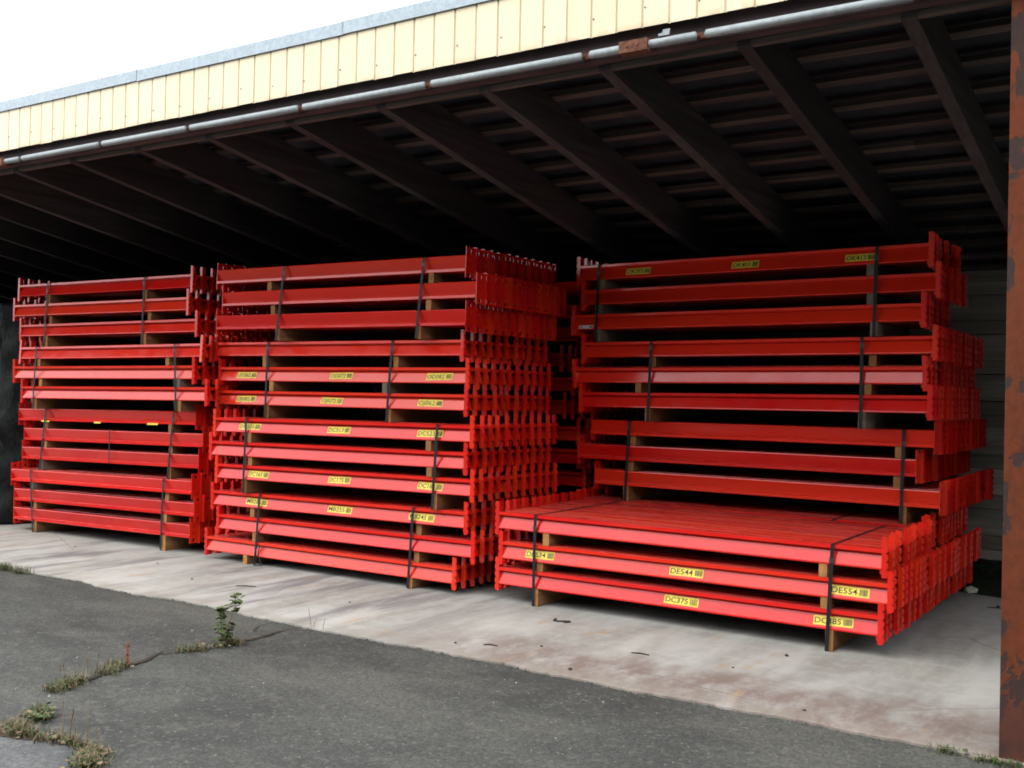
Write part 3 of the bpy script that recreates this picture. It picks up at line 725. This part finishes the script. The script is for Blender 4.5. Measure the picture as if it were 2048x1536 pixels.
tuft('weed_tuft', 'low weeds at the foot of the tall leafy mallow plant', along([(-4.79, 4.35), (-4.81, 4.15), (-4.86, 3.98)], 12, .012), nper=40, spread=.03, hmax=.06, dry=.45, lr=.010)
tuft('weed_tuft', 'bright green broad-leaved weed clump left of the repaired patch', along([(-4.46, 2.86), (-4.36, 2.80)], 5, .01), nper=40, spread=.038, dry=.2, leaves=.6, lr=.018, hmax=.07)
tuft('weed_tuft', 'brownish weeds along the back edge of the repaired patch', along([(-4.40, 2.70), (-4.28, 2.63), (-4.08, 2.68), (-3.9, 2.72)], 20, .012), nper=40, spread=.03, dry=.6, hmax=.07, lr=.010)
tuft('weed_tuft', 'green weed clump on the right corner of the repaired patch', along([(-3.80, 2.70), (-3.72, 2.63), (-3.66, 2.54)], 12, .012), nper=50, spread=.035, dry=.45, leaves=.4, lr=.012, hmax=.07)
tuft('grass_tuft', 'dark grass tuft at the slab edge by the far left margin', along([(-8.2, 4.86), (-7.78, 4.84)], 10, .012), cat='grass', nper=40, spread=.04, hmin=.03, hmax=.08, dry=.3, leaves=.1)
tuft('grass_tuft', 'bright green grass at the foot of the rusty steel post', along([(-.98, 4.86), (-.74, 4.85), (-.55, 4.86)], 9, .01), cat='grass', nper=40, spread=.03, hmin=.012, hmax=.04, dry=.12, leaves=.15)
def stalks(label, lst, name='dry_stalk', mat=G3, rad=.0018, heads=True):
    b = MB()
    for (x, y, h, lx, ly) in lst:
        P = [(x, y, -.01), (x+lx*.3, y+ly*.3, h*.4), (x+lx*.65, y+ly*.65, h*.75), (x+lx, y+ly, h)]
        b.tube(P, [rad, rad, rad*.8, rad*.5], 5)
        if heads:
            for t in np.linspace(.55, 1, 7):
                q = Vector(P[1])*(1-t)+Vector(P[3])*t
                blade(b, q.x, q.y, q.z-.004, .014, .8, random.uniform(0, 6.3), .004, 0, 2)
    o = link(name, b.mesh(name, [mat])); tag(o, label, 'weed', kind='stuff'); return o
stalks('thin dry seed stalks standing on the back edge of the repaired patch', [(-4.02, 2.69, .17, -.03, .02), (-3.94, 2.70, .14, -.01, -.01), (-3.88, 2.71, .16, .02, .0), (-3.72, 2.65, .11, .0, .0), (-4.0, 2.71, .12, .02, 0)])
stalks('thin dry stalks rising from the long asphalt crack', [(-4.83, 3.42, .10, 0, .01), (-4.82, 3.36, .09, -.01, .0), (-4.80, 3.32, .12, .0, .02), (-4.77, 3.2, .09, -.02, 0), (-4.75, 3.15, .1, .01, 0)])
stalks('bare dry twigs by the slab edge near the middle stack', [(-4.72, 4.88, .12, -.03, .0), (-4.62, 4.88, .07, .02, 0), (-4.70, 4.88, .06, .02, .01)], heads=False)
# rust-coloured dock
dk = tag(link('dock_weed', None, loc=(-4.85, 3.62, -.012)), 'rust-red dock weed standing on the long asphalt crack', 'weed')
b = MB(); b.tube([(0, 0, 0), (.004, 0, .05), (-.003, .005, .12)], [.003, .003, .002], 6); link('stem', b.mesh('stem', [G4]), dk)
b = MB()
for _ in range(70):
    t = random.random(); a = random.uniform(0, 6.3); b_r = .012*(1.3-t)
    leaf(b, (math.cos(a)*b_r, math.sin(a)*b_r, .015+.11*t), a, random.uniform(-.2, .9), random.uniform(.004, .008), 3)
link('seed_heads', b.mesh('seed_heads', [G4]), dk)
# mallow: two leafy stems with broad lobed leaves
ml = tag(link('mallow_plant', None, loc=(-4.80, 4.22, -.012)), 'tall leafy green mallow weed rising from the asphalt crack', 'plant')
stems = [[(0, 0, 0), (-.01, .01, .09), (-.03, .03, .16), (-.045, .05, .215)], [(.01, 0, 0), (.03, .01, .10), (.065, .03, .20), (.085, .05, .30)], [(0, .01, 0), (.0, .03, .06), (.005, .05, .13)]]
b = MB()
for P in stems: b.tube(P, [.0035, .003, .0025, .0018][:len(P)], 6)
link('stem', b.mesh('mallow_stem', [G3]), ml)
k = 0
for si, P in enumerate(stems):
    nL = (34, 18, 24)[si]
    for q in range(nL):
        t = (.15+.85*q/(nL-1)) if si != 1 else (.66+.34*q/(nL-1))
        sg = min(int(t*(len(P)-1)), len(P)-2); u = t*(len(P)-1)-sg
        c = Vector(P[sg]).lerp(Vector(P[sg+1]), u); a = random.uniform(0, 6.3); off = random.uniform(.005, .026)
        b = MB(); leaf(b, (0, 0, 0), a, random.uniform(-.7, .6), random.uniform(.017, .030) if si != 1 else random.uniform(.018, .030), 5)
        link('leaf', b.mesh('leaf', [G2 if random.random() < .75 else G1]), ml, loc=(c.x+math.cos(a)*off, c.y+math.sin(a)*off, c.z+random.uniform(-.006, .01)))
# ------------------------------------------------------------------ bits lying about
def pebble(name, x, y, r, mat, label, cat, group=None, flat=.55, z=0):
    bm = bmesh.new(); bmesh.ops.create_icosphere(bm, subdivisions=1, radius=r)
    for v in bm.verts:
        v.co *= random.uniform(.7, 1.25); v.co.z *= flat
    me = bpy.data.meshes.new(name); bm.to_mesh(me); bm.free(); me.materials.append(mat)
    o = link(name, me, loc=(x, y, z+r*flat*.7), rot=(0, 0, random.uniform(0, 6))); tag(o, label, cat, group); return o
for i, (x, y, r) in enumerate([(q[0], q[1], q[2]*.7) for q in [(-5.05, 5.6, .012), (-2.05, 6.05, .02), (-3.3, 5.35, .014), (-2.9, 5.0, .02), (-3.75, 5.1, .014), (-1.62, 5.05, .014), (-8.7, 5.9, .014), (-6.6, 5.5, .014), (-7.4, 5.8, .012), (-2.2, 5.6, .011), (-1.0, 8.2, .022), (-1.3, 8.5, .02)]]):
    pebble('debris_crumb', x, y, r, DARK, 'small dark crumb of debris lying on the pale slab', 'debris', 'dark crumbs on the slab')
for i, (x0, y0, L, a, lab) in enumerate([(-3.55, 5.18, .09, .25, 'short dark stick on the stained slab in front of the low bundle'), (-2.75, 5.55, .11, .12, 'longer dark stick on the slab before the middle of the low bundle'), (-6.05, 5.55, .16, .5, 'dark splinter on the slab before the middle stack'), (-1.25, 8.45, .22, .3, 'dark stick on the slab near the back wall'), (-5.8, 5.2, .12, -.4, 'thin splinter on the slab near the asphalt edge')]):
    b = MB(); b.tube([(-L/2, 0, .004), (0, .006, .006), (L/2, 0, .004)], [.003, .0045, .003], 6)
    tag(link('stick', b.mesh('stick', [DARK]), loc=(x0, y0, 0), rot=(0, 0, a)), lab, 'stick')
b = MB(); b.tube([(-.06, 0, .006), (-.045, .01, .012), (-.03, -.004, .006), (.0, .004, .008), (.03, 0, .006), (.06, .012, .01)], [.004, .014, .006, .006, .012, .005], 6)
tag(link('bark_scrap', b.mesh('bark_scrap', [DARK]), loc=(-3.55, 6.0, 0), rot=(0, 0, .2)), 'curled dark scrap on the slab in front of the low bundle', 'debris')
pebble('crumpled_paper', -1.57, 9.0, .06, PAPER, 'crumpled off-white paper on the floor by the back wall', 'litter', flat=.5)
# damp mossy dirt along the wall foot at right
b = MB(); nxm, nym = 40, 14; V = []
for j in range(nym):
    for i in range(nxm):
        x = -2.2+4*i/(nxm-1); t = j/(nym-1); y = 8.98+.12*math.sin(x*2.2+.5)+(9.83-8.98)*t
        V.append((x, y, .003+.16*t*t+random.uniform(0, .012)*(t > .02)))
b.add(V, [(j*nxm+i, j*nxm+i+1, (j+1)*nxm+i+1, (j+1)*nxm+i) for j in range(nym-1) for i in range(nxm-1)])
tag(link('mossy_dirt', b.mesh('mossy_dirt', [MOSS])), 'dark damp mossy dirt banked against the back wall', 'dirt', kind='stuff')
# pale stone chips scattered on the asphalt
b = MB()
for _ in range(170):
    x, y = random.uniform(-7.5, .5), random.uniform(1.6, 4.8); r = random.choice((.0018, .0022, .003, .0045, .008))*random.uniform(.7, 1.2)
    a = random.uniform(0, 6.3); V = [(x+math.cos(a+q*1.57)*r*random.uniform(.6, 1.3), y+math.sin(a+q*1.57)*r*random.uniform(.6, 1.3), -.0135) for q in range(4)] + [(x, y, -.0135+r*.8)]
    b.add(V, [(0, 1, 4), (1, 2, 4), (2, 3, 4), (3, 0, 4)])
CHIP = plain('stone_chip', (.30, .285, .26), .8, 0, .5, 9, .3, 0)
tag(link('loose_grit', b.mesh('loose_grit', [CHIP])), 'pale grit scattered over the dark asphalt', 'grit', kind='stuff')
b = MB()
for _ in range(900):
    x = random.uniform(-9.5, .2); j = int((x+22)/.045); y = ed[min(j, len(ed)-1)] - abs(random.gauss(0, .022)) + .006; r = random.choice((.003, .004, .006, .011))*random.uniform(.6, 1.2)
    if random.random() < .45 and not -8 < x < -5.5: continue
    a = random.uniform(0, 6.3); V = [(x+math.cos(a+q*1.26)*r*random.uniform(.6, 1.4), y+math.sin(a+q*1.26)*r*random.uniform(.6, 1.4), -.0135) for q in range(5)] + [(x+r*.2, y, -.0135+r*random.uniform(.5, 1.1))]
    b.add(V, [(q, (q+1) % 5, 5) for q in range(5)])
tag(link('asphalt_crumbs', b.mesh('asphalt_crumbs', [ASPH])), 'broken asphalt crumbs along the chipped slab edge', 'crumbs', kind='stuff')
print('beams', beam_i)
